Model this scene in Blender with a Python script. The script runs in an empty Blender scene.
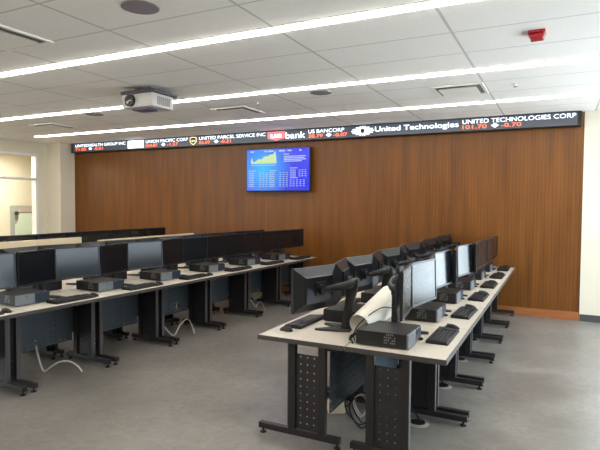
import bpy, bmesh, math, random
from mathutils import Vector, Matrix
random.seed(7)
PI = math.pi
scn = bpy.context.scene
COL = scn.collection

# ------------------------------------------------------------------ camera
F, YAW, PITCH, ROLL, H = 521.255, 0.4635, -0.0405, 0.0066, 1.692
fw = Vector((-math.sin(YAW)*math.cos(PITCH), math.cos(YAW)*math.cos(PITCH), math.sin(PITCH)))
rt = Vector((math.cos(YAW), math.sin(YAW), 0)); up = rt.cross(fw)
rt2 = rt*math.cos(ROLL) + up*math.sin(ROLL); up2 = rt2.cross(fw)
cd = bpy.data.cameras.new('camera'); cam = bpy.data.objects.new('camera', cd); COL.objects.link(cam)
m = Matrix((rt2, up2, -fw)).transposed().to_4x4(); m.translation = (0, 0, H)
cam.matrix_world = m
cd.sensor_width = 36; cd.lens = F/600*36; cd.clip_start = .05
scn.camera = cam

# ------------------------------------------------------------------ light
w = bpy.data.worlds.new('daylight'); scn.world = w; w.use_nodes = True
bg = w.node_tree.nodes['Background']; bg.inputs[0].default_value = (.78, .91, 1, 1); bg.inputs[1].default_value = 7.2
scn.view_settings.view_transform = 'Standard'; scn.view_settings.look = 'None'
scn.view_settings.exposure = 0.0; scn.view_settings.gamma = 1
STRIP = 28.5

def portal(name, loc, rot, sx, sy):
    l = bpy.data.lights.new(name, 'AREA'); l.shape = 'RECTANGLE'; l.size = sx; l.size_y = sy
    l.cycles.is_portal = True
    o = bpy.data.objects.new(name, l); o.location = loc; o.rotation_euler = rot; COL.objects.link(o)
CZ = 3.0553         # ceiling height
YW = 8.66           # far wall
XR = 2.6            # right wall
XL = -10.72         # left wall
YB = -2.6           # wall behind the camera
portal('window_portal', (XR+.14, 5.75, 1.45), (0, PI/2, 0), 2.7, 5.5)
portal('window_portal', (XL-.2, -.05, 1.7), (0, -PI/2, 0), 2.3, 4.5)  # portal of the added, unseen left opening
portal('window_portal', (1.62, YW+.14, 1.45), (-PI/2, 0, 0), 1.8, 2.7)

# ------------------------------------------------------------------ materials
def mat(name, col, rough=.5, metal=0, spec=.5, emit=None, es=0):
    M = bpy.data.materials.new(name); M.use_nodes = True
    b = M.node_tree.nodes['Principled BSDF']
    b.inputs['Base Color'].default_value = (*col, 1); b.inputs['Roughness'].default_value = rough
    b.inputs['Metallic'].default_value = metal; b.inputs['Specular IOR Level'].default_value = spec
    if emit: b.inputs['Emission Color'].default_value = (*emit, 1); b.inputs['Emission Strength'].default_value = es
    return M
def N(M, t, **k):
    n = M.node_tree.nodes.new(t)
    for a, v in k.items(): setattr(n, a, v)
    return n
def L(M, a, b): M.node_tree.links.new(a, b)
def mth(M, op, a, b=None):
    n = N(M, 'ShaderNodeMath', operation=op)
    for i, v in enumerate((a, b)):
        if v is None: continue
        if isinstance(v, (int, float)): n.inputs[i].default_value = v
        else: L(M, v, n.inputs[i])
    return n.outputs[0]
def noisy(M, c1, c2, scale, detail=4, stretch=(1, 1, 1), bump=0, rough=None, pts=(.3, .7)):
    b = M.node_tree.nodes['Principled BSDF']
    tc = N(M, 'ShaderNodeTexCoord'); mp = N(M, 'ShaderNodeMapping'); mp.inputs['Scale'].default_value = stretch
    L(M, tc.outputs['Object'], mp.inputs[0])
    nz = N(M, 'ShaderNodeTexNoise'); nz.inputs['Scale'].default_value = scale; nz.inputs['Detail'].default_value = detail
    L(M, mp.outputs[0], nz.inputs[0])
    cr = N(M, 'ShaderNodeValToRGB'); cr.color_ramp.elements[0].position = pts[0]; cr.color_ramp.elements[1].position = pts[1]
    cr.color_ramp.elements[0].color = (*c1, 1); cr.color_ramp.elements[1].color = (*c2, 1)
    L(M, nz.outputs[0], cr.inputs[0]); L(M, cr.outputs[0], b.inputs['Base Color'])
    if rough:
        r = N(M, 'ShaderNodeMapRange'); r.inputs[3].default_value = rough[0]; r.inputs[4].default_value = rough[1]
        L(M, nz.outputs[0], r.inputs[0]); L(M, r.outputs[0], b.inputs['Roughness'])
    if bump:
        bp = N(M, 'ShaderNodeBump'); bp.inputs['Strength'].default_value = bump; bp.inputs['Distance'].default_value = .01
        L(M, nz.outputs[0], bp.inputs['Height']); L(M, bp.outputs[0], b.inputs['Normal'])
    return cr.outputs[0], tc
BLK = mat('black plastic', (.007, .007, .008), .42, spec=.4)
BLK2 = mat('soft black plastic', (.009, .009, .010), .5, spec=.4)
KEY = mat('keyboard key plastic', (.014, .013, .017), .45, spec=.4)
BEZ = mat('monitor bezel plastic', (.008, .009, .011), .32, spec=.4)
HOUS = mat('monitor housing plastic', (.006, .007, .009), .3, spec=.4)
SCR = mat('dark switched off screen', (.006, .008, .011), .17, spec=.5)
STEEL = mat('charcoal painted steel', (.020, .018, .020), .4, spec=.4)
TRIM = mat('grey satin steel edge', (.12, .12, .13), .3, .5)
SILV = mat('silver grey plastic', (.17, .195, .215), .35, .3)
BLUEG = mat('smoky front plastic', (.03, .04, .06), .25)
EDGE = mat('grey rubber edging', (.06, .055, .053), .35)
WALL = mat('cream wall paint', (.72, .66, .50), .8)
noisy(WALL, (.68, .63, .51), (.73, .68, .56), 1.2, 3)
WHITE = mat('white painted metal', (.8, .8, .78), .4)
PAPER = mat('white paper', (.86, .83, .74), .8)
CABW = mat('white cable', (.6, .6, .58), .5)
ADP = mat('pale plastic', (.62, .56, .42), .5)
GBASE = mat('dark grey vinyl skirting', (.06, .065, .065), .5)
VENT = mat('vent enamel', (.88, .85, .78), .5)
DGAP = mat('vent throat dark', (.2, .19, .18), .8)
RED = mat('red strobe plastic', (.42, .01, .02), .35)
CLEAR = mat('strobe lens', (.75, .68, .65), .15)
SPKR = mat('speaker grille mesh', (.24, .20, .22), .7)
PROJ = mat('projector shell', (.5, .48, .46), .4)
LENS = mat('lens glass', (.01, .01, .012), .05, spec=1)
ORNG = mat('wood skirting', (.33, .115, .035), .35)
noisy(ORNG, (.28, .09, .028), (.38, .14, .045), 4, 4, (1, 1, 12))
PART = mat('cream laminate panel', (.72, .60, .40), .55)
LAM = mat('pale beige laminate', (.6, .54, .46), .35)
noisy(LAM, (.57, .51, .43), (.64, .58, .50), 60, 3, rough=(.3, .42))
LIGHT = mat('lit strip diffuser', (1, 1, 1), .5, emit=(1, .95, .87), es=STRIP)
TRIMW = mat('strip light white trim', (.8, .8, .78), .35)
# floor: polished concrete
FLOOR = mat('polished concrete', (.22, .22, .2), .35)
c, tc = noisy(FLOOR, (.158, .148, .134), (.232, .218, .200), 1.6, 8, rough=(.22, .45), pts=(.32, .68))
nz = N(FLOOR, 'ShaderNodeTexNoise'); nz.inputs['Scale'].default_value = 9; nz.inputs['Detail'].default_value = 6; nz.inputs['Distortion'].default_value = 1.5
L(FLOOR, tc.outputs['Object'], nz.inputs[0])
mx = N(FLOOR, 'ShaderNodeMixRGB', blend_type='OVERLAY'); mx.inputs[0].default_value = .35
L(FLOOR, c, mx.inputs[1]); L(FLOOR, nz.outputs[0], mx.inputs[2]); L(FLOOR, mx.outputs[0], FLOOR.node_tree.nodes['Principled BSDF'].inputs['Base Color'])
bp = N(FLOOR, 'ShaderNodeBump'); bp.inputs['Strength'].default_value = .12; bp.inputs['Distance'].default_value = .01
L(FLOOR, nz.outputs[0], bp.inputs['Height']); L(FLOOR, bp.outputs[0], FLOOR.node_tree.nodes['Principled BSDF'].inputs['Normal'])
# ceiling: 4x2 ft lay-in tiles
CEIL = mat('ceiling tile', (.84, .80, .75), .85)
c, tc = noisy(CEIL, (.86, .82, .77), (.90, .86, .81), 40, 2)
sp = N(CEIL, 'ShaderNodeSeparateXYZ'); L(CEIL, tc.outputs['Object'], sp.inputs[0])
def seam(axis, off, per, wd):
    f = mth(CEIL, 'FRACT', mth(CEIL, 'DIVIDE', mth(CEIL, 'SUBTRACT', sp.outputs[axis], off-100*per), per))
    return mth(CEIL, 'GREATER_THAN', mth(CEIL, 'ABSOLUTE', mth(CEIL, 'SUBTRACT', f, .5)), .5-wd/per/2)
s = mth(CEIL, 'MAXIMUM', seam(0, -.8036, 1.2192, .022), seam(1, 3.6693, .6096, .015))
mx = N(CEIL, 'ShaderNodeMixRGB'); L(CEIL, s, mx.inputs[0]); L(CEIL, c, mx.inputs[1]); mx.inputs[2].default_value = (.56, .53, .49, 1)
L(CEIL, mx.outputs[0], CEIL.node_tree.nodes['Principled BSDF'].inputs['Base Color'])
# wood slats
WOOD = mat('brown ribbed wood veneer', (.25, .1, .03), .42, spec=.35)
c, tc = noisy(WOOD, (.120, .040, .005), (.195, .070, .009), 3.2, 6, (3.0, 1, .22), rough=(.32, .5))
sp = N(WOOD, 'ShaderNodeSeparateXYZ'); L(WOOD, tc.outputs['Object'], sp.inputs[0])
fr = mth(WOOD, 'FRACT', mth(WOOD, 'DIVIDE', mth(WOOD, 'ADD', sp.outputs[0], 50), 0.0508))
rib = mth(WOOD, 'GREATER_THAN', mth(WOOD, 'ABSOLUTE', mth(WOOD, 'SUBTRACT', fr, .5)), .36)
mx = N(WOOD, 'ShaderNodeMixRGB', blend_type='MULTIPLY'); L(WOOD, mth(WOOD, 'MULTIPLY', rib, .22), mx.inputs[0]); L(WOOD, c, mx.inputs[1]); mx.inputs[2].default_value = (.3, .26, .22, 1)
L(WOOD, mx.outputs[0], WOOD.node_tree.nodes['Principled BSDF'].inputs['Base Color'])
# perforated steel (real holes through alpha)
def perf(name, col, pitch, r, rough, metal=0, nx=None):
    M = mat(name, col, rough, metal); b = M.node_tree.nodes['Principled BSDF']
    tc = N(M, 'ShaderNodeTexCoord'); sp = N(M, 'ShaderNodeSeparateXYZ'); L(M, tc.outputs['UV'], sp.inputs[0])
    d = []
    for i in (0, 1):
        f = mth(M, 'SUBTRACT', mth(M, 'FRACT', mth(M, 'DIVIDE', sp.outputs[i], pitch)), .5)
        d.append(mth(M, 'MULTIPLY', f, f))
    h = mth(M, 'LESS_THAN', mth(M, 'SQRT', mth(M, 'ADD', d[0], d[1])), r/pitch)
    L(M, mth(M, 'SUBTRACT', 1.0, h), b.inputs['Alpha'])
    return M
PERF = perf('perforated charcoal steel', (.020, .018, .020), .053, .0062, .4)
PERFB = perf('perforated grey steel modesty sheet', (.085, .11, .135), .055, .0075, .35, .3)
GLASS = bpy.data.materials.new('window glass'); GLASS.use_nodes = True
nt = GLASS.node_tree; nt.nodes.remove(nt.nodes['Principled BSDF'])
tr = nt.nodes.new('ShaderNodeBsdfTransparent'); gl = nt.nodes.new('ShaderNodeBsdfGlossy'); gl.inputs['Roughness'].default_value = .02
mi = nt.nodes.new('ShaderNodeMixShader'); mi.inputs[0].default_value = .07
nt.links.new(tr.outputs[0], mi.inputs[1]); nt.links.new(gl.outputs[0], mi.inputs[2]); nt.links.new(mi.outputs[0], nt.nodes['Material Output'].inputs[0])
def em(name, col, s): 
    M = mat(name, (0, 0, 0), .4, emit=col, es=s); return M
LEDW = em('white display pixels', (.82, .90, 1), 2.6)
LEDO = em('orange red display pixels', (1, .14, .04), 2.8)
LEDR = em('red logo pixels', (1, .12, .14), 2.2)
LEDY = em('amber logo pixels', (1, .82, .42), 1.6)
LEDK = mat('dark logo pixels', (.015, .015, .02), .5)
LEDB = em('blue logo pixels', (.12, .22, 1), 2.0)
TICK = mat('display face', (.015, .018, .025), .3, emit=(.10, .12, .16), es=.42)
GRN = em('pale chart area', (.62, .85, .42), .9)
TXT = em('screen text', (.6, .78, 1), .8)
SB = mat('lit blue screen', (0, 0, 0), .25)
b = SB.node_tree.nodes['Principled BSDF']; tc = N(SB, 'ShaderNodeTexCoord')
vm = N(SB, 'ShaderNodeVectorMath', operation='DISTANCE'); vm.inputs[1].default_value = (-.30, 0, .02)
L(SB, tc.outputs['Object'], vm.inputs[0]); cr = N(SB, 'ShaderNodeValToRGB')
cr.color_ramp.elements[0].color = (.0, .42, .9, 1); cr.color_ramp.elements[1].color = (.002, .012, .72, 1); cr.color_ramp.elements[1].position = .62
L(SB, vm.outputs['Value'], cr.inputs[0]); L(SB, cr.outputs[0], b.inputs['Emission Color']); b.inputs['Emission Strength'].default_value = 1.1

# ------------------------------------------------------------------ mesh helpers
class MB:
    def __init__(s): s.bm = bmesh.new(); s.mats = []
    def _mi(s, mt):
        if mt is None: return 0
        if mt not in s.mats: s.mats.append(mt)
        return s.mats.index(mt)
    def box(s, x0, x1, y0, y1, z0, z1, bev=0, seg=2, mt=None):
        r = bmesh.ops.create_cube(s.bm, size=1)
        for v in r['verts']: v.co = ((x0+x1)/2+v.co.x*(x1-x0), (y0+y1)/2+v.co.y*(y1-y0), (z0+z1)/2+v.co.z*(z1-z0))
        if bev:
            es = list({e for v in r['verts'] for e in v.link_edges})
            bmesh.ops.bevel(s.bm, geom=es, offset=bev, segments=seg, affect='EDGES', profile=.6)
        return s
    def frustum(s, a, b, y0, y1):   # a,b = (x0,x1,z0,z1) at y0,y1
        v = [s.bm.verts.new((x, y, z)) for (q, y) in ((a, y0), (b, y1)) for (x, z) in ((q[0], q[2]), (q[1], q[2]), (q[1], q[3]), (q[0], q[3]))]
        for f in ((0, 1, 2, 3), (7, 6, 5, 4), (0, 4, 5, 1), (1, 5, 6, 2), (2, 6, 7, 3), (3, 7, 4, 0)): s.bm.faces.new([v[i] for i in f])
        return s
    def prism(s, pts, z0, z1, axis='z', bev=0):
        def P(p, h): return {'z': (p[0], p[1], h), 'y': (p[0], h, p[1]), 'x': (h, p[0], p[1])}[axis]
        a = [s.bm.verts.new(P(p, z0)) for p in pts]; b = [s.bm.verts.new(P(p, z1)) for p in pts]; n = len(pts)
        fs = [s.bm.faces.new(a[::-1]), s.bm.faces.new(b)] + [s.bm.faces.new((a[i], a[(i+1) % n], b[(i+1) % n], b[i])) for i in range(n)]
        if bev: bmesh.ops.bevel(s.bm, geom=list({e for f in fs for e in f.edges}), offset=bev, segments=2, affect='EDGES')
        return s
    def tube(s, pts, rad, seg=10, closed=True, flat=1.0):
        pts = [Vector(p) for p in pts]; rs = rad if isinstance(rad, (list, tuple)) else [rad]*len(pts)
        rings = []; pn = None
        for i, p in enumerate(pts):
            t = (pts[min(i+1, len(pts)-1)]-pts[max(i-1, 0)]).normalized()
            if pn is None: pn = t.orthogonal().normalized() if abs(t.z) > .95 else t.cross(Vector((0, 0, 1))).normalized()
            n = (pn-t*pn.dot(t)).normalized(); b = t.cross(n); pn = n
            rings.append([s.bm.verts.new(p+(n*math.cos(a)*flat+b*math.sin(a))*rs[i]) for a in [2*PI*k/seg for k in range(seg)]])
        for A, B in zip(rings, rings[1:]):
            for k in range(seg): s.bm.faces.new((A[k], A[(k+1) % seg], B[(k+1) % seg], B[k]))
        if closed: s.bm.faces.new(rings[0][::-1]); s.bm.faces.new(rings[-1])
        return s
    def lathe(s, prof, cx=0, cy=0, seg=24):
        R = [[s.bm.verts.new((cx+r*math.cos(2*PI*k/seg), cy+r*math.sin(2*PI*k/seg), z)) for k in range(seg)] for r, z in prof]
        for A, B in zip(R, R[1:]):
            for k in range(seg): s.bm.faces.new((A[k], A[(k+1) % seg], B[(k+1) % seg], B[k]))
        s.bm.faces.new(R[0][::-1]); s.bm.faces.new(R[-1]); return s
    def quad(s, pts): s.bm.faces.new([s.bm.verts.new(p) for p in pts]); return s
    def build(s, name, mt, parent=None, smooth=False, loc=None, uv=None):
        bmesh.ops.recalc_face_normals(s.bm, faces=s.bm.faces)
        if uv:
            ly = s.bm.loops.layers.uv.new('u')
            for f in s.bm.faces:
                for l in f.loops: l[ly].uv = (l.vert.co[uv[0]]+uv[2], l.vert.co[uv[1]]+uv[3])
        me = bpy.data.meshes.new(name); s.bm.to_mesh(me); s.bm.free(); me.materials.append(mt)
        if smooth:
            for p in me.polygons: p.use_smooth = True
            try: me.set_sharp_from_angle(angle=math.radians(35))
            except Exception: pass
        o = bpy.data.objects.new(name, me); COL.objects.link(o)
        if parent: o.parent = parent
        if loc: o.location = loc
        return o
def struct(o): o['kind'] = 'structure'; return o
def tag(o, label, cat, group=None):
    o['label'] = label; o['category'] = cat
    if group: o['group'] = group
    return o
def empty(name, loc=(0, 0, 0), rz=0):
    o = bpy.data.objects.new(name, None); o.location = loc; o.rotation_euler = (0, 0, rz); o.empty_display_size = .1; COL.objects.link(o); return o
KIDS = {}
def kids(o):
    return [c for c in bpy.data.objects if c.parent == o]
def snapshot(root):
    KIDS[root] = {}
    def rec(o):
        ch = kids(o); KIDS[root][o] = ch
        for c_ in ch: rec(c_)
    rec(root)
used = set()
def inst(proto, loc, rz, label, cat, group, scale_z=None):
    if proto not in KIDS: snapshot(proto)
    if proto not in used:
        used.add(proto); r = proto
    else:
        def rec(o, par):
            c_ = o.copy(); COL.objects.link(c_); c_.parent = par
            for k in KIDS[proto][o]: rec(k, c_)
            return c_
        r = rec(proto, None)
    r.location = loc; r.rotation_euler = (0, 0, rz); tag(r, label, cat, group); return r
def text(s, x, z, y, h, wd, mt, parent, name, bold=0):
    cu = bpy.data.curves.new('t', 'FONT'); cu.body = s; cu.size = 1; cu.extrude = .01; cu.offset = bold
    t = bpy.data.objects.new('t', cu); COL.objects.link(t); bpy.context.view_layer.update()
    dg = bpy.context.evaluated_depsgraph_get(); me = bpy.data.meshes.new_from_object(t.evaluated_get(dg))
    bpy.data.objects.remove(t)
    xs = [v.co.x for v in me.vertices]; ys = [v.co.y for v in me.vertices]; x0, x1, y0, y1 = min(xs), max(xs), min(ys), max(ys)
    for v in me.vertices:
        a, b_, c_ = v.co; v.co = (x+(a-x0)/(x1-x0)*wd, y-c_*.1, z+(b_-y0)/(y1-y0)*h)
    me.name = name; me.materials.clear(); me.materials.append(mt)
    nw = len(s.split())
    if nw > 1:
        iv = sorted((min(me.vertices[i].co.x for i in p.vertices), max(me.vertices[i].co.x for i in p.vertices)) for p in me.polygons)
        gaps, cur = [], iv[0][1]
        for a, b_ in iv[1:]:
            if a > cur: gaps.append((a-cur, (a+cur)/2))
            cur = max(cur, b_)
        cuts = [-1e9]+sorted(g_[1] for g_ in sorted(gaps)[::-1][:nw-1])+[1e9]
        for a, b_ in zip(cuts, cuts[1:]):
            m2 = me.copy(); bm = bmesh.new(); bm.from_mesh(m2)
            bmesh.ops.delete(bm, geom=[v for v in bm.verts if not a < v.co.x < b_], context='VERTS'); bm.to_mesh(m2); bm.free()
            o = bpy.data.objects.new(name, m2); COL.objects.link(o); o.parent = parent
        return
    o = bpy.data.objects.new(name, me); COL.objects.link(o); o.parent = parent; return o

# ------------------------------------------------------------------ room shell
struct(MB().box(-14, XR+.2, YB-.2, 10.5, -.12, 0).build('floor', FLOOR))
struct(MB().box(XL-.15, XR+.2, YB-.2, YW+.2, CZ, CZ+.12).build('ceiling', CEIL))
struct(MB().box(-10.28, .28, YW, YW+.16, 0, CZ).build('wall_back', WOOD))
wr = MB().box(.28, .72, YW-.01, YW+.16, 0, CZ).box(.72, 2.52, YW-.01, YW+.16, 0, .1).box(.72, 2.52, YW-.01, YW+.16, 2.7, CZ).box(2.52, XR+.16, YW-.01, YW+.16, 0, CZ)
struct(wr.build('wall_back_right', WALL))
wr = MB().box(XR, XR+.16, YB, 3.0, 0, CZ).box(XR, XR+.16, 3.0, 8.5, 0, .1).box(XR, XR+.16, 3.0, 8.5, 2.7, CZ).box(XR, XR+.16, 8.5, YW, 0, CZ)
struct(wr.build('wall_right', WALL))
struct(MB().box(XL-.15, -8, YB-.15, YB, 0, CZ).box(-8, XR+.16, YB-.15, YB, 0, CZ).build('wall_front', WALL))
WY0, WY1, WZ0, WZ1 = 4.2, 8.0, .9, 2.78
wl = MB().box(XL-.15, XL, YB, -2.3, 0, CZ).box(XL-.15, XL, 2.2, WY0, 0, CZ).box(XL-.15, XL, -2.3, 2.2, 0, .6).box(XL-.15, XL, -2.3, 2.2, 2.8, CZ).box(XL-.15, XL, WY1, YW+.16, 0, CZ).box(XL-.15, XL, WY0, WY1, 0, WZ0).box(XL-.15, XL, WY0, WY1, WZ1, CZ)
struct(wl.build('wall_left', WALL))
struct(MB().box(XL, -10.28, 8.26, YW+.16, 0, CZ).build('wall_left_pillar', WALL))
# skirting
struct(MB().box(-10.28, .28, YW-.02, YW, 0, .125, .004).build('baseboard_back', ORNG))
struct(MB().box(.285, XR, YW-.025, YW-.01, 0, .1).build('baseboard_right', GBASE))
struct(MB().box(XL, XL+.012, YB, 8.26, 0, .1).box(XL, -10.27, 8.248, 8.26, 0, .1).build('baseboard_left', GBASE))
# windows
def window(name, pts_frames, glass, mt=WHITE):
    f = MB()
    for b_ in pts_frames: f.box(*b_, .003)
    o = struct(f.build(name, mt)); g = MB().box(*glass).build('pane', GLASS, o); return o
x0, x1 = XL-.12, XL+.03
window('window_1', [(x0, x1, WY1-.06, WY1, WZ0, WZ1), (x0, x1, WY0, WY0+.06, WZ0, WZ1), (x0, x1, WY0, WY1, WZ1-.05, WZ1), (x0, x1, WY0, WY1, WZ0, WZ0+.05), (x0, x1, WY0, WY1, 2.19, 2.24), (x0, x1, 6.05, 6.11, WZ0, WZ1)], (XL-.05, XL-.04, WY0, WY1, WZ0, WZ1))
x0, x1 = XR+.02, XR+.12
window('window_2', [(x0, x1, 3.0, 3.06, .1, 2.7), (x0, x1, 8.44, 8.5, .1, 2.7), (x0, x1, 3.0, 8.5, .1, .16), (x0, x1, 3.0, 8.5, 2.64, 2.7), (x0, x1, 5.47, 5.53, .1, 2.7)], (XR+.06, XR+.07, 3.0, 8.5, .1, 2.7))
x0, x1 = YW+.02, YW+.12
window('window_3', [(.72, .76, x0, x1, .1, 2.7), (2.48, 2.52, x0, x1, .1, 2.7), (.72, 2.52, x0, x1, .1, .16), (.72, 2.52, x0, x1, 2.64, 2.7)], (.72, 2.52, YW+.06, YW+.07, .1, 2.7))
window('added_window', [(XL-.12, XL-.02, y, y+.06, .6, 2.8) for y in (-2.3, -.8, .68, 2.14)]+[(XL-.12, XL-.02, -2.3, 2.2, .6, .66), (XL-.12, XL-.02, -2.3, 2.2, 2.74, 2.8)], (XL-.08, XL-.07, -2.3, 2.2, .6, 2.8))  # unseen opening, added so daylight brightens and evens out the ceiling
# corridor beyond the left window
cor = MB().box(-12.75, -12.6, 2.5, 10.4, 0, 2.9).box(-12.75, XL-.15, 10.25, 10.4, 0, 2.9).box(-12.75, XL-.15, 2.4, 2.5, 0, 2.9).box(-12.75, XL-.14, 2.4, 10.4, 2.9, 3.0).box(XL-.16, XL-.15, YW+.16, 10.3, 0, 2.9)
struct(cor.build('wall_corridor', WALL))
cl = empty('ceiling_light', (-11.7, 7.4, 2.9)); tag(cl, 'flat ceiling light panel in the room behind the left window', 'ceiling light')
MB().box(-.3, .3, -.9, .9, -.04, 0).build('frame', WHITE, cl); MB().box(-.27, .27, -.87, .87, -.045, -.04).build('diffuser', mat('corridor diffuser', (1, 1, 1), .5, emit=(1, .95, .8), es=40), cl)
# framed board seen through the window
nb = empty('notice_board', (-12.6, 9.0, 0)); tag(nb, 'grey board with a pale sheet on it, seen through the left window', 'notice board')
MB().box(0, .03, -.40, .40, .75, 1.6, .004).build('backing', mat('grey board', (.36, .38, .36), .6), nb)
MB().box(.03, .045, -.14, .14, 1.44, 1.53).build('header_plate', mat('pinkish plate', (.5, .36, .33), .5), nb)
MB().box(.03, .042, -.28, .28, 1.36, 1.43).box(.03, .042, -.28, -.20, 1.22, 1.46).box(.03, .042, .20, .28, 1.22, 1.46).build('clip_rail', mat('dark clip rail', (.14, .15, .14), .5), nb)
MB().prism([(-.17, 1.40), (.17, 1.40), (.26, 1.1), (.26, .8), (-.29, .8), (-.29, 1.12), (-.22, 1.15)], .045, .06, 'x').build('sheet', mat('pale green sheet', (.62, .72, .62), .7), nb)

# ------------------------------------------------------------------ ceiling fittings
def strip(y, xl, xr, label):
    t = empty('strip_light', ((xl+xr)/2, y, CZ)); tag(t, label, 'ceiling light', 'linear strip lights'); h = (xr-xl)/2
    MB().box(-h, h, -.036, .036, -.015, -.001, .002).build('diffuser', LIGHT, t)
    MB().box(-h-.02, h+.02, -.062, -.046, -.004, 0).box(-h-.02, h+.02, .046, .062, -.004, 0).box(-h-.02, -h, -.062, .062, -.004, 0).box(h, h+.02, -.062, .062, -.004, 0).build('trim', TRIMW, t)
YS = 3.6693
for k, lab in ((6, 'long thin ceiling strip light farthest back, just before the stock ticker'), (3, 'long thin ceiling strip light in the middle, passing behind the projector'), (0, 'long thin ceiling strip light nearest the camera, crossing the top of the picture'), (-3, 'long ceiling strip light overhead above the camera'), (-7, 'long ceiling strip light behind the camera')):
    strip(YS+k*.6096+(.055 if k > 0 else -.06) - (.08 if k == 6 else 0), -9.80 if k == 6 else -10.6, 1.5, lab)
def diffuser(x, y, label, big=.29):
    t = empty('air_vent', (x, y, CZ)); tag(t, label, 'air vent', 'square ceiling air vents')
    f = MB()
    for a, b_, c_, d in ((-big, big, -big, -big+.035), (-big, big, big-.035, big), (-big, -big+.035, -big+.035, big-.035), (big-.035, big, -big+.035, big-.035)): f.box(a, b_, c_, d, -.014, 0, .002)
    f.build('frame', VENT, t)
    MB().box(-big+.035, big-.035, -big+.035, big-.035, -.004, 0).build('throat', DGAP, t)
    MB().frustum((-big+.075, big-.075, -big+.075, big-.075), (-big+.1, big-.1, -big+.1, big-.1), -.028, -.012).build('plate', VENT, t)
    p = [o for o in kids(t) if o.name.startswith('plate')][0]
    for v in p.data.vertices: v.co = (v.co.x, v.co.z, v.co.y)
diffuser(-1.10, 6.42, 'square ceiling air vent on the right, between the two farther strip lights')
diffuser(-4.27, 6.49, 'square ceiling air vent in the middle, above the TV screen')
diffuser(-8.17, 6.44, 'square ceiling air vent at the far left near the left wall')
diffuser(-4.17, 2.78, 'large pale square ceiling air vent cut by the left edge')
def speaker(x, y, label):
    t = empty('ceiling_speaker', (x, y, CZ)); tag(t, label, 'ceiling speaker', 'round ceiling speakers')
    MB().lathe([(.130, 0), (.130, -.006), (.117, -.009), (.117, 0)]).build('rim', SPKR, t, True); MB().lathe([(.116, 0), (.116, -.007), (.05, -.011), (.002, -.012)]).build('grille', SPKR, t, True)
speaker(-2.655, 2.80, 'round ceiling speaker at the top left, nearest the camera')
speaker(-2.66, 5.87, 'round ceiling speaker in the middle, between the farther strip lights')
speaker(-6.48, 5.84, 'small round ceiling speaker at the left, beyond the projector')
def sprinkler(x, y, label):
    t = empty('sprinkler', (x, y, CZ)); tag(t, label, 'sprinkler')
    MB().lathe([(.035, 0), (.035, -.004), (.012, -.008), (.008, -.03)], seg=14).build('collar', WHITE, t, True); MB().lathe([(.02, -.03), (.022, -.034), (.004, -.036)], seg=12).build('deflector', TRIM, t, True)
sprinkler(-.49, 6.37, 'small ceiling sprinkler head right of the right-hand air vent')
sprinkler(-3.7, 6.1, 'small ceiling sprinkler head near the middle air vent')
st = empty('fire_strobe', (-.20, 4.56, CZ)); tag(st, 'red fire alarm strobe on the ceiling at the upper right', 'fire alarm')
MB().box(-.062, .062, -.08, .08, -.02, 0, .006).build('base', RED, st); MB().box(-.05, .05, -.066, .066, -.055, -.02, .012).build('cover', RED, st); MB().box(.03, .058, -.03, .03, -.052, -.022, .006).build('lens', CLEAR, st)
# projector
pr = empty('projector', (-4.46, 4.66, CZ)); tag(pr, 'white ceiling projector with round black lens and dark mounting plate', 'projector')
MB().box(-.25, .26, -.03, .40, -.085, -.05, .004).box(-.09, .09, .08, .26, -.05, 0).build('mounting_plate', mat('dark projector mount', (.035, .03, .05), .5), pr)
MB().box(-.235, .235, -.02, .34, -.245, -.085, .016).build('body', PROJ, pr, True)
g = MB()
for k in range(7): g.box(.234, .240, .06+.033*k, .082+.033*k, -.215, -.12)
g.build('vent_grille', mat('projector vent', (.26, .25, .25), .6), pr)
MB().tube([(-.095, .0, -.165), (-.095, -.055, -.165)], [.072, .068], 24).build('lens_barrel', BLK, pr, True)
MB().tube([(-.095, -.054, -.165), (-.095, -.06, -.165), (-.095, -.064, -.165)], [.052, .04, .02], 20).build('lens', LENS, pr, True)
MB().box(-.12, .12, .02, .2, -.27, -.245, .01).build('under_bracket', mat('purple grey bracket', (.08, .06, .1), .5), pr)

# ------------------------------------------------------------------ ticker
TY = 8.5
tk = empty('stock_ticker', (0, 0, 0)); tag(tk, 'long black stock ticker board along the top of the wood wall', 'ticker display')
MB().box(-10.2, .24, TY, YW, 2.84, 3.045, .004).build('housing', BLK, tk)
MB().box(-10.14, .185, TY-.006, TY, 2.85, 3.038).build('display_face', TICK, tk)
hb = MB()
for i in range(9): hb.box(-9.6+i*1.14, -9.59+i*1.14, 8.53, 8.54, 3.045, CZ)
hb.build('hanger', TRIM, tk)
yf = TY-.008
def name_(s, a, b_, z=2.957, h=.064): text(s, a, z, yf, h, b_-a, LEDW, tk, 'company_name', .0)
def price(s, a, b_): text(s, a, 2.878, yf, .058, b_-a, LEDO, tk, 'stock_price', .0)
def diamond(x): MB().prism([(x-.055, 2.911), (x, 2.875), (x+.055, 2.911), (x, 2.947)], yf-.003, yf, 'y').build('price_diamond', LEDW, tk)
name_('UNITEDHEALTH GROUP INC', -10.05, -8.50); price('71.85', -10.05, -9.70); diamond(-9.57); price('-0.81', -9.47, -9.18)
name_('UNION PACIFIC CORP', -7.92, -6.80); price('154.87', -7.92, -7.60); diamond(-7.44); price('-1.57', -7.34, -7.06)
name_('UNITED PARCEL SERVICE INC', -6.52, -4.98); price('86.09', -6.52, -6.26); diamond(-6.10); price('-0.21', -6.01, -5.76)
name_('US BANCORP', -4.09, -3.40); price('38.79', -4.09, -3.81); diamond(-3.69); price('-0.07', -3.60, -3.34)
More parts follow.
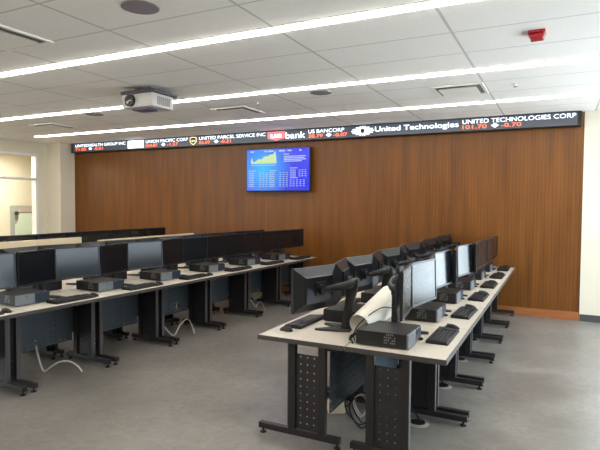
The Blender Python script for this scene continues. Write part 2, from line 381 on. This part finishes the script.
name_('UNITED TECHNOLOGIES CORP', -1.41, .165); price('101.70', -1.41, -1.05); diamond(-.93); price('-0.70', -.84, -.56)
# block logo (white square, pale blue stripes)
MB().box(-8.43, -7.98, yf-.004, yf, 2.868, 3.03).build('company_logo', LEDW, tk)
s_ = MB()
for k in range(3): s_.box(-8.38, -8.03, yf-.006, yf-.004, 2.89+.045*k, 2.897+.045*k)
s_.build('logo_stripes', LEDB, tk)
# shield logo
def shield(cx, s): return [(cx-.085*s, 2.95+.065*s), (cx, 2.95+.08*s), (cx+.085*s, 2.95+.065*s), (cx+.085*s, 2.95-.02*s), (cx+.05*s, 2.95-.06*s), (cx, 2.95-.085*s), (cx-.05*s, 2.95-.06*s), (cx-.085*s, 2.95-.02*s)]
MB().prism(shield(-6.665, 1), yf-.003, yf, 'y').build('shield_logo', LEDY, tk)
MB().prism(shield(-6.665, .78), yf-.005, yf-.003, 'y').build('shield_field', LEDK, tk)
text('ups', -6.72, 2.915, yf-.006, .05, .11, LEDY, tk, 'shield_letters', .01)
# bank logo: red and white block with us, then bank
MB().prism([(-4.93, 3.025), (-4.56, 3.025), (-4.56, 2.905), (-4.745, 2.862), (-4.93, 2.905)], yf-.003, yf, 'y').build('bank_shield', LEDR, tk)
text('us', -4.87, 2.91, yf-.005, .07, .24, LEDW, tk, 'bank_shield_letters', .02)
text('bank', -4.55, 2.885, yf, .115, .40, LEDW, tk, 'bank_name', .006)
# gear logo with rays
g = MB(); cx, cz = -3.06, 2.945
g.prism([(cx+.062*math.cos(a), cz+.062*math.sin(a)) for a in [2*PI*k/24 for k in range(24)]], yf-.003, yf, 'y')
for k in range(16):
    a = 2*PI*k/16; c_, s2 = math.cos(a), math.sin(a); r0, r1x, r1z = .07, .085+.12*abs(c_), .085
    g.prism([(cx+r0*math.cos(a-.12), cz+r0*math.sin(a-.12)), (cx+r0*math.cos(a+.12), cz+r0*math.sin(a+.12)), (cx+r1x*math.cos(a+.1), cz+r1z*math.sin(a+.1)), (cx+r1x*math.cos(a-.1), cz+r1z*math.sin(a-.1))], yf-.003, yf, 'y')
g.build('gear_logo', LEDW, tk)
MB().prism([(cx+.04*math.cos(a), cz+.04*math.sin(a)) for a in [2*PI*k/20 for k in range(20)]], yf-.006, yf-.003, 'y').build('gear_hub', LEDK, tk)
text('United Technologies', -2.84, 2.893, yf, .108, 1.37, LEDW, tk, 'company_title', .008)

# ------------------------------------------------------------------ wall TV
tv = empty('wall_television', (-4.745, 8.5, 2.325)); tag(tv, 'wall television showing a blue financial chart below the ticker', 'television')
MB().box(-.685, .685, .03, .075, -.405, .405, .008).build('bezel', BLK, tv); MB().box(-.2, .2, .075, .16, -.2, .2).build('wall_bracket', BLK2, tv)
sc = MB().box(-.665, .665, .024, .03, -.385, .39).build('screen', SB, tv)
ar = [(-.56, .12), (-.575, .17), (-.55, .24), (-.52, .15), (-.48, .16), (-.4, .21), (-.34, .2), (-.28, .25), (-.2, .26), (-.15, .29), (-.1, .28), (-.03, .35), (-.01, .12)]
MB().prism(ar, .0215, .024, 'y').build('chart_area', GRN, sc)
t = MB()
t.box(-.57, -.03, .0215, .024, .085, .095)
for x in (-.58, -.28, -.2, .04, .06, .22, .46): t.box(x, x+random.uniform(.04, .16), .0215, .024, .335, .36)
for k in range(4): t.box(.14, .60-.03*k*(k % 2), .0215, .024, .235-.03*k, .25-.03*k)
t.box(.13, .25, .0215, .024, .275, .29)
for (xa, n, z0_, cols) in ((-.62, 8, -.06, (0, .24, .31, .38)), (-.17, 8, -.06, (0, .22, .29, .36)), (.27, 4, -.02, (0, .18, .24, .3)), (.27, 4, -.2, (0, .06, .13, .2, .27))):
    t.box(xa, xa+.16, .0215, .024, z0_+.04, z0_+.052)
    for k in range(n):
        for j, cx_ in enumerate(cols): t.box(xa+cx_, xa+cx_+(.12 if j == 0 and len(cols) == 4 else .035), .0215, .024, z0_-.036*k, z0_-.036*k+.011)
t.build('screen_text', TXT, sc)

# ------------------------------------------------------------------ prototypes (local: x along the row, y from user's edge to back)
TW, TD, TH = .9, .675, .7366
def make_table():
    t = empty('computer_table')
    MB().box(.003, TW-.003, .008, TD, TH-.024, TH, .003).build('tabletop', LAM, t)
    MB().box(.003, TW-.003, 0, .008, TH-.034, TH-.001, .003).box(.003, .011, .008, TD, TH-.034, TH-.0245).box(TW-.011, TW-.003, .008, TD, TH-.034, TH-.0245).box(.0, .003, 0, TD, TH-.034, TH-.001).box(TW-.003, TW, 0, TD, TH-.034, TH-.001).build('edge_band', EDGE, t)
    for x in (.05, TW-.05):
        lg = MB().box(x-.02, x+.02, .24, .295, .075, TH-.034, .003).box(x-.02, x+.02, .475, .53, .075, TH-.034, .003).box(x-.012, x+.012, .295, .475, TH-.042, TH-.034)
        lg.build('leg', STEEL, t); lg_o = kids(t)[-1] if False else [o for o in kids(t) if o.name.startswith('leg')][-1]
        MB().box(x-.022, x+.022, -.005, .64, .035, .078, .004).build('foot_bar', STEEL, lg_o)
        MB().box(x-.001, x+.001, .295, .475, .085, .625).build('perforated_panel', PERF, lg_o, uv=(1, 2, -.305, .005))
        MB().box(x-.0215, x+.0215, .2365, .241, .078, TH-.036).build('edge_strip', TRIM, lg_o)
        for y in (.025, .615): MB().lathe([(.024, 0), (.024, .008), (.008, .013), (.008, .036)], x, y, 14).build('levelling_foot', BLK, lg_o, True)
    MB().box(.075, TW-.075, .545, .5465, .22, .66).build('modesty_panel', PERFB, t, uv=(0, 2, 0, 0))
    MB().box(.075, TW-.075, .49, .60, .665, .69).build('cable_tray', STEEL, t)
    return t
def make_monitor(scr=SCR, name='computer_monitor'):
    t = empty(name); W, Hh = .2325, .16
    MB().box(-W, W, -.008, .012, -Hh, -Hh+.017, .003).box(-W, W, -.008, .012, Hh-.014, Hh, .003).box(-W, -W+.014, -.008, .012, -Hh+.017, Hh-.014).box(W-.014, W, -.008, .012, -Hh+.017, Hh-.014).build('bezel', BEZ, t)
    MB().box(-W+.014, W-.014, -.004, .01, -Hh+.017, Hh-.014).build('screen', scr, t)
    MB().frustum((-W+.002, W-.002, -Hh+.002, Hh-.002), (-.15, .15, -.105, .095), .012, .045).frustum((-.15, .15, -.105, .095), (-.14, .14, -.098, .088), .045, .058).build('back_housing', HOUS, t)
    MB().box(-.05, .05, .058, .066, -.05, .05, .003).build('mount_plate', BLK, t)
    MB().box(.185, .198, -.0095, -.008, -.154, -.149).build('power_button', TRIM, t)
    return t
def make_stand(targets, zj, lean=.05, tw=1):
    """post at local origin; targets = (x, y) of the two monitor backs, towards the user (negative y)"""
    t = empty('dual_monitor_stand')
    b_ = MB()
    for s_ in (-1, 1):
        b_.tube([(0, .03, .011), (s_*.045, -.06, .012), (s_*.075, -.14, .011), (s_*.10, -.215, .009)], [.055, .048, .036, .018], 10, flat=1)
    for v in b_.bm.verts: v.co.z = .0 if v.co.z < .008 else min(v.co.z*.6, .02)
    b_.build('base', BLK2, t, True)
    py = lean
    MB().tube([(0, .0, .01), (0, .004, .10), (0, py*.5, zj-.14), (0, py, zj-.03), (0, py, zj+.02)], [.044, .036, .037, .046, .04], 12, flat=.75).build('post', BLK2, t, True)
    for (tx, ty, a_) in targets:
        ex, ey = tx, ty+.075
        pts = [(0, py, zj-.004), (ex*.3, py-.005, zj-.006), (ex*.68, py+(ey-py)*.25, zj-.014), (ex*.93, py+(ey-py)*.6, zj-.024), (ex, ey+.015, zj-.03)]
        MB().tube(pts, [.036, .032, .027, .022, .02], 10, flat=.8).build('arm', BLK2, t, True)
        nx, ny = math.sin(a_), math.cos(a_)
        MB().tube([(tx+nx*.1, ty+ny*.1, zj-.03), (tx+nx*.062, ty+ny*.062, zj-.03)], [.036, .036], 16).build('pivot_head', BLK, t, True)
    return t
def make_pc():
    t = empty('desktop_computer'); w_, d_, h_ = .345, .365, .102
    MB().box(0, w_, .014, d_, .006, h_, .004).build('case', BLK2, t)
    MB().box(w_*.55, w_-.002, 0, .014, .008, h_-.002, .003).build('grille_panel', BLUEG, t)
    MB().box(.002, w_*.55, 0, .014, .008, h_-.002, .003).build('front_panel', SILV, t)
    MB().box(w_*.58, w_*.95, -.003, 0, .066, .09).build('disc_drive', BLUEG, t)
    MB().tube([(w_*.3, 0, .085), (w_*.3, -.003, .085)], .009, 12).build('power_button', TRIM, t)
    g = MB()
    for i in range(4):
        for j in range(6):
            if (i+j) % 5 == 3: continue
            g.box(-.0015, .0, .09+j*.0135, .099+j*.0135, .03+i*.018, .041+i*.018)
    g.build('side_vent', mat('light vent slots', (.16, .16, .17), .5) if 'light vent slots' not in bpy.data.materials else bpy.data.materials['light vent slots'], t)
    for x in (.03, w_-.05): MB().box(x, x+.02, .03, d_-.03, 0, .006).build('rubber_foot', BLK, t)
    return t
def make_kb():
    t = empty('keyboard')
    MB().prism([(0, 0), (.152, 0), (.152, .024), (.145, .026), (.005, .012), (0, .008)], 0, .45, 'x', .0015).build('case', BLK2, t)
    k = MB()
    for r in range(6):
        y = .012+r*.0218; z = .0125+.1*y
        if r == 0:
            xs = [(.008, .04), (.043, .06), (.064, .165), (.168, .19), (.193, .215), (.222, .24), (.243, .26), (.263, .28)]
        else: xs = [(.008+i*.0183, .0245+i*.0183) for i in range(15) if .0245+i*.0183 < .285]
        xs += [(.292+i*.0183, .3085+i*.0183) for i in range(3) if r != 3] + [(.36+i*.0205, .378+i*.0205) for i in range(4) if r < 5]
        for a, b_ in xs: k.box(a, b_, y, y+.0175, z, z+.007)
    k.build('keys', KEY, t)
    return t
def make_mouse():
    t = empty('computer_mouse')
    b_ = MB(); R = []
    pro = [(0, .010, .012), (.012, .024, .022), (.04, .030, .034), (.07, .031, .036), (.095, .026, .028), (.108, .012, .014)]
    for y, hw, hz in pro: R.append([b_.bm.verts.new((hw*math.cos(a), y, hz*max(math.sin(a), 0))) for a in [PI*k/8 for k in range(9)]])
    for A, B in zip(R, R[1:]):
        for k in range(8): b_.bm.faces.new((A[k], A[k+1], B[k+1], B[k]))
        b_.bm.faces.new((A[8], A[0], B[0], B[8]))
    b_.bm.faces.new(R[0]); b_.bm.faces.new(R[-1][::-1]); b_.build('shell', BLK, t, True)
    MB().box(-.003, .003, .078, .096, .028, .036, .002).build('scroll_wheel', TRIM, t)
    return t
TABLE = make_table(); MON = make_monitor(); PC = make_pc(); KB = make_kb(); MOUSE = make_mouse()
snapshot(TABLE); snapshot(MON); snapshot(PC); snapshot(KB); snapshot(MOUSE)

ORD = ['first', 'second', 'third', 'fourth', 'fifth', 'sixth', 'seventh']

STANDS = {}
def row(key, origin, ang, n, pitch, P, tags):
    """origin: world xy of row start on the user edge; ang: rotation of local frame"""
    ca, sa = math.cos(ang), math.sin(ang)
    def W(x, y, z): return (origin[0]+x*ca-y*sa, origin[1]+x*sa+y*ca, z)
    where, far_first = tags
    for i in range(n):
        b_ = i*pitch; j = n-1-i if far_first else i; j += P.get('ord0', 0)
        o_ = ORD[j]; ctx = f'{o_} from camera, {where}'
        tb = inst(TABLE, W(b_, 0, 0), ang, f'beige topped computer table, {ctx}', 'table', 'computer tables in '+where)
        tb.scale = (pitch/TW, 1, 1)
        jv, ju = P['joint']; ju = P['ju'][j] if 'ju' in P else ju; zc = P['zc']; tl, tr = P['tilt'][j % len(P['tilt'])]
        zc = zc+P['zd'][j] if 'zd' in P else zc
        for s_, a in ((-1, tl), (1, tr)):
            a_ = -s_*a*PI/180; hw = .2335
            cx_, cy_ = jv+s_*hw*math.cos(a*PI/180), ju-hw*math.sin(a*PI/180)
            near = (s_ < 0) != far_first
            lift = P.get('lift', {}).get((j, s_), 0)*PI/180
            mo = inst(MON, W(b_+cx_, cy_, zc), ang+a_, ('nearer' if near else 'farther')+f' monitor on desk {ctx}', 'monitor', 'monitors in '+where)
            mo.rotation_euler.x = -lift
        pv, pu = P['post']; tg = []
        for s_, a in ((-1, tl), (1, tr)):
            q = a*PI/180; tg.append((jv+s_*.2335*math.cos(q)-pv, ju-.2335*math.sin(q)-pu, s_*q))
        key_ = (tuple(tg), zc)
        if key_ not in STANDS: STANDS[key_] = make_stand(tg, zc-TH+.03, P.get('lean', .05))
        inst(STANDS[key_], W(b_+P['post'][0], P['post'][1], TH), ang, f'black dual monitor stand, {ctx}', 'monitor stand', 'monitor stands in '+where)
        if P.get('pc'): 
            pcx, pcy = P['pc']
            inst(PC, W(b_+pcx, pcy, TH), ang, f'flat black desktop computer, {ctx}', 'computer', 'desktop computers in '+where)
        if P.get('kb'):
            kx, ky = P['kb']; r_ = random.uniform(-.03, .03)
            inst(KB, W(b_+kx+random.uniform(-.015, .015), ky, TH), ang+r_, f'black keyboard, desk {ctx}', 'keyboard', 'keyboards in '+where)
            inst(MOUSE, W(b_+P['mouse'][0]+random.uniform(0, .01), P['mouse'][1], TH), ang+random.uniform(-.2, .2), f'black mouse, desk {ctx}', 'mouse', 'mice in '+where)
A = dict(joint=(.42, .31), ju=[.335, .365, .325, .24, .25, .29], zc=1.115, zd=[0, 0, 0, .0, -.03, -.05], tilt=[(7.4, 9), (8, 7), (8, 10), (4, 4), (2, 3), (3, 3)], post=(.42, .50), pc=(.09, .262), kb=(.35, .055), mouse=(.85, .07))
A['post'] = (.51, .465)
A['lean'] = .005
A['lift'] = {(0, 1): 2, (1, 1): 2, (2, 1): 2}
# right row, aisle side (screens face the aisle on the right)
row('R', (-.605, 3.24), PI/2, 6, .893, A, ('outer side of right row', False))
I = dict(joint=(.45, .42), zc=1.075, tilt=[(12, 17), (10, 12), (10, 10), (8, 10), (8, 8), (8, 8)], post=(.47, .53), pc=(-.07, .25), kb=(.16, .07), mouse=(.68, .08))
row('I', (-1.962, 3.24+6*.893), -PI/2, 6, .893, I, ('inner side of right row', True))

# left row: side facing the aisle, and its far side behind it
LA = .04
LX, LY = -4.17, 2.94-.92
ang = PI/2+math.atan(-.045)*-1*-1
ang = PI/2-math.atan(.045)
LL = dict(joint=(.48, .31), zc=1.082, tilt=[(13, 12), (13, 12), (13, 12), (9, 4), (2, 2), (1, 1), (1, 1)], post=(.47, .50), pc=(.04, .255), kb=(.30, .055), mouse=(.79, .07))
LL['lift'] = {(j, 1): 5 for j in (0, 1, 2)}
row('L', (-4.19, 2.08), ang, 7, .918, LL, ('aisle side of left row', False))
LM = dict(joint=(.45, .36), zc=1.05, tilt=[(8, 8)], post=(.48, .55), pc=(-.07, .25), lean=.10)
e = (-4.19-2*TD-.02+.045*6.4, 2.04+6.4)
row('M', e, ang-PI, 6, .915, LM, ('far side of left row', True))
# cream topped partitions and the row of desks behind them
def partition(y0, y1, x, zt, label):
    t = empty('low_partition', (x, (y0+y1)/2, 0)); tag(t, label, 'partition', 'low cream topped partitions'); h = (y1-y0)/2
    MB().box(-.02, .02, -h, h, zt-.17, zt, .004).build('cream_panel', PART, t)
    MB().box(-.015, .015, -h+.02, h-.02, .06, zt-.17).build('lower_panel', STEEL, t)
    for s_ in (-1, 1): MB().box(-.2, .2, s_*(h-.12)-.02, s_*(h-.12)+.02, 0, .06, .004).build('foot', STEEL, t)
partition(3.0, 5.40, -6.3, 1.185, 'cream topped low partition behind the left monitors, nearer of the two')
partition(5.72, 8.02, -6.3, 1.12, 'cream topped low partition behind the left monitors, farther of the two')
LB = dict(joint=(.45, .32), zc=1.06, tilt=[(4, 4)], post=(.48, .50))
row('B', (-6.62, 4.25), PI/2, 4, .92, LB, ('back row beyond partitions', False))

# rolled paper between the stands
ro = empty('paper_roll', (-1.285, 3.54, TH)); tag(ro, 'large loose roll of white paper lying on the desks between monitor stands', 'paper roll')
g = MB(); n = 40; L0, L1 = Vector((0, 0, .082)), Vector((.09, .50, .20)); ax = (L1-L0).normalized()
side = ax.cross(Vector((0, 0, 1))).normalized(); u_ = side.cross(ax)
rows = []
for (c_, r_) in ((L0, .082), (L0.lerp(L1, .5), .098), (L1, .115)):
    rr = []
    for k in range(n*2+1):
        a = 2*PI*k/n; q = r_*(1-.10*k/(2*n)); rr.append(g.bm.verts.new(c_+side*math.cos(a)*q+u_*math.sin(a)*q))
    rows.append(rr)
for P_, Q_ in zip(rows, rows[1:]):
    for k in range(n*2): g.bm.faces.new((P_[k], P_[k+1], Q_[k+1], Q_[k]))
g.build('sheet', PAPER, ro, True)
# cables
def cable(name, pts, r, mt, label, cat='cable', group=None, sub=6):
    P_ = [Vector(p) for p in pts]; out = []
    for i in range(len(P_)-1):
        a, b_, c_, d = P_[max(i-1, 0)], P_[i], P_[i+1], P_[min(i+2, len(P_)-1)]
        for k in range(sub):
            t_ = k/sub; out.append(.5*((2*b_)+(c_-a)*t_+(2*a-5*b_+4*c_-d)*t_*t_+(3*b_-a-3*c_+d)*t_**3))
    out.append(P_[-1]); g = MB(); g.tube(out, r, 6); o = g.build(name, mt, None, True)
    return tag(o, label, cat, group)
cable('power_cable', [(-4.70, 3.46, .30), (-4.66, 3.448, .20), (-4.60, 3.45, .05), (-4.56, 3.46, .012), (-4.52, 3.50, .05), (-4.455, 3.55, .095), (-4.37, 3.60, .095), (-4.27, 3.61, .06), (-4.215, 3.61, .010)], .009, CABW, 'white cable looping on the floor under the nearest left desks')
cable('power_cable', [(-4.60, 5.15, .20), (-4.50, 5.17, .075), (-4.36, 5.16, .012), (-4.42, 5.35, .10), (-4.47, 5.55, .13), (-4.36, 5.50, .10), (-4.21, 5.38, .01)], .009, CABW, 'white arched cable on the floor under the middle left desks')
cable('power_cable', [(-4.60, 7.2, .25), (-4.5, 7.25, .085), (-4.40, 7.22, .012), (-4.42, 7.34, .07), (-4.30, 7.25, .07), (-4.15, 7.08, .01)], .009, CABW, 'white cable on the floor under the farthest left desks')
def adapter(loc, rz, label, sz=(.07, .045, .035)):
    t = empty('power_adapter', loc, rz); tag(t, label, 'adapter'); a, b_, c_ = sz
    MB().box(-a, a, -b_, b_, 0, c_*2, .012).build('body', ADP, t, True); MB().tube([(a, 0, c_), (a+.03, 0, c_)], .008, 8).build('plug_lead', BLK, t)
adapter((-4.64, 5.5, 0.26), .3, 'pale power adapter hanging on the modesty sheet under the middle left desks', (.05, .05, .05))
adapter((-4.60, 7.08, 0.0), .3, 'bright pale adapter box on the floor under the far left desks', (.06, .05, .06))
adapter((-4.70, 7.74, 0.03), .3, 'pale adapter box beside a white cable, farthest under the left desks', (.06, .06, .04))
adapter((-1.60, 3.88, 0.0), .6, 'round edged beige adapter box on the floor under the right row', (.07, .05, .045))
# floor outlets with lids beside the right row feet
def outlet(x, y, label):
    t = empty('floor_outlet', (x, y, 0)); tag(t, label, 'floor outlet', 'round floor outlets')
    MB().lathe([(.085, 0), (.085, .004), (.075, .007), (.002, .007)], seg=28).build('rim', mat('outlet rim', (.3, .3, .28), .35) if 'outlet rim' not in bpy.data.materials else bpy.data.materials['outlet rim'], t, True)
    MB().lathe([(.055, .007), (.055, .013), (.002, .014)], seg=24).build('lid', BLK, t, True)
    MB().tube([(0, .02, .03), (-.05, .06, .07), (-.12, .1, .13), (-.2, .12, .3), (-.24, .12, .5)], .008, 8).build('cable', BLK, t, True)
for k, o_ in enumerate(('nearest', 'second nearest', 'third nearest', 'fourth nearest')):
    outlet(-.95, 3.97+.93*k, f'round floor outlet with black lid under the right row, {o_} to the camera')
outlet(-4.42, 4.95, 'round floor outlet with black lid under the left row desks')
# cable coil under the right row
t = empty('cable_coil', (-1.325, 3.66, 0)); tag(t, 'tangled coil of black and white cables hanging under the right row', 'cable coil')
def ring(cx_, cy_, cz_, rx, rz_, w_, name, mt, r=.006):
    MB().tube([(cx_+rx*.85*math.cos(a), cy_+w_*math.sin(2*a), cz_+rz_*math.sin(a)) for a in [2*PI*k/28 for k in range(29)]], r, 6, False).build(name, mt, t, True)
for k in range(4): ring(random.uniform(-.03, .03), random.uniform(-.03, .03), .14+random.uniform(-.01, .02), .10+random.uniform(-.02, .02), .115, .03, 'black_loop', BLK)
for k in range(2): ring(.02, -.03+.03*k, .19, .06, .08, .02, 'white_loop', CABW, .0045)
MB().tube([(.06, 0, .2), (.1, .02, .35), (.08, .1, .62)], .008, 6).build('lead', BLK, t, True)
# leads behind the nearest computers
cable('monitor_lead', [(-1.01, 3.88, .86), (-1.15, 3.72, .93), (-1.24, 3.52, .87), (-1.27, 3.40, .80), (-1.25, 3.36, .745)], .004, BLK, 'thin black lead looping over the front end of the paper roll', 'cable')
for k in range(3):
    cable('power_lead', [(-1.24, 3.50+.02*k, .79), (-1.28-.01*k, 3.44, .77), (-1.29, 3.38-.01*k, .748+.004*k), (-1.26, 3.34, .75), (-1.25, 3.30+.01*k, .70)], .005, BLK, 'black leads bunched at the desk seam beside the nearest computer', 'cable', 'leads at the desk seam')
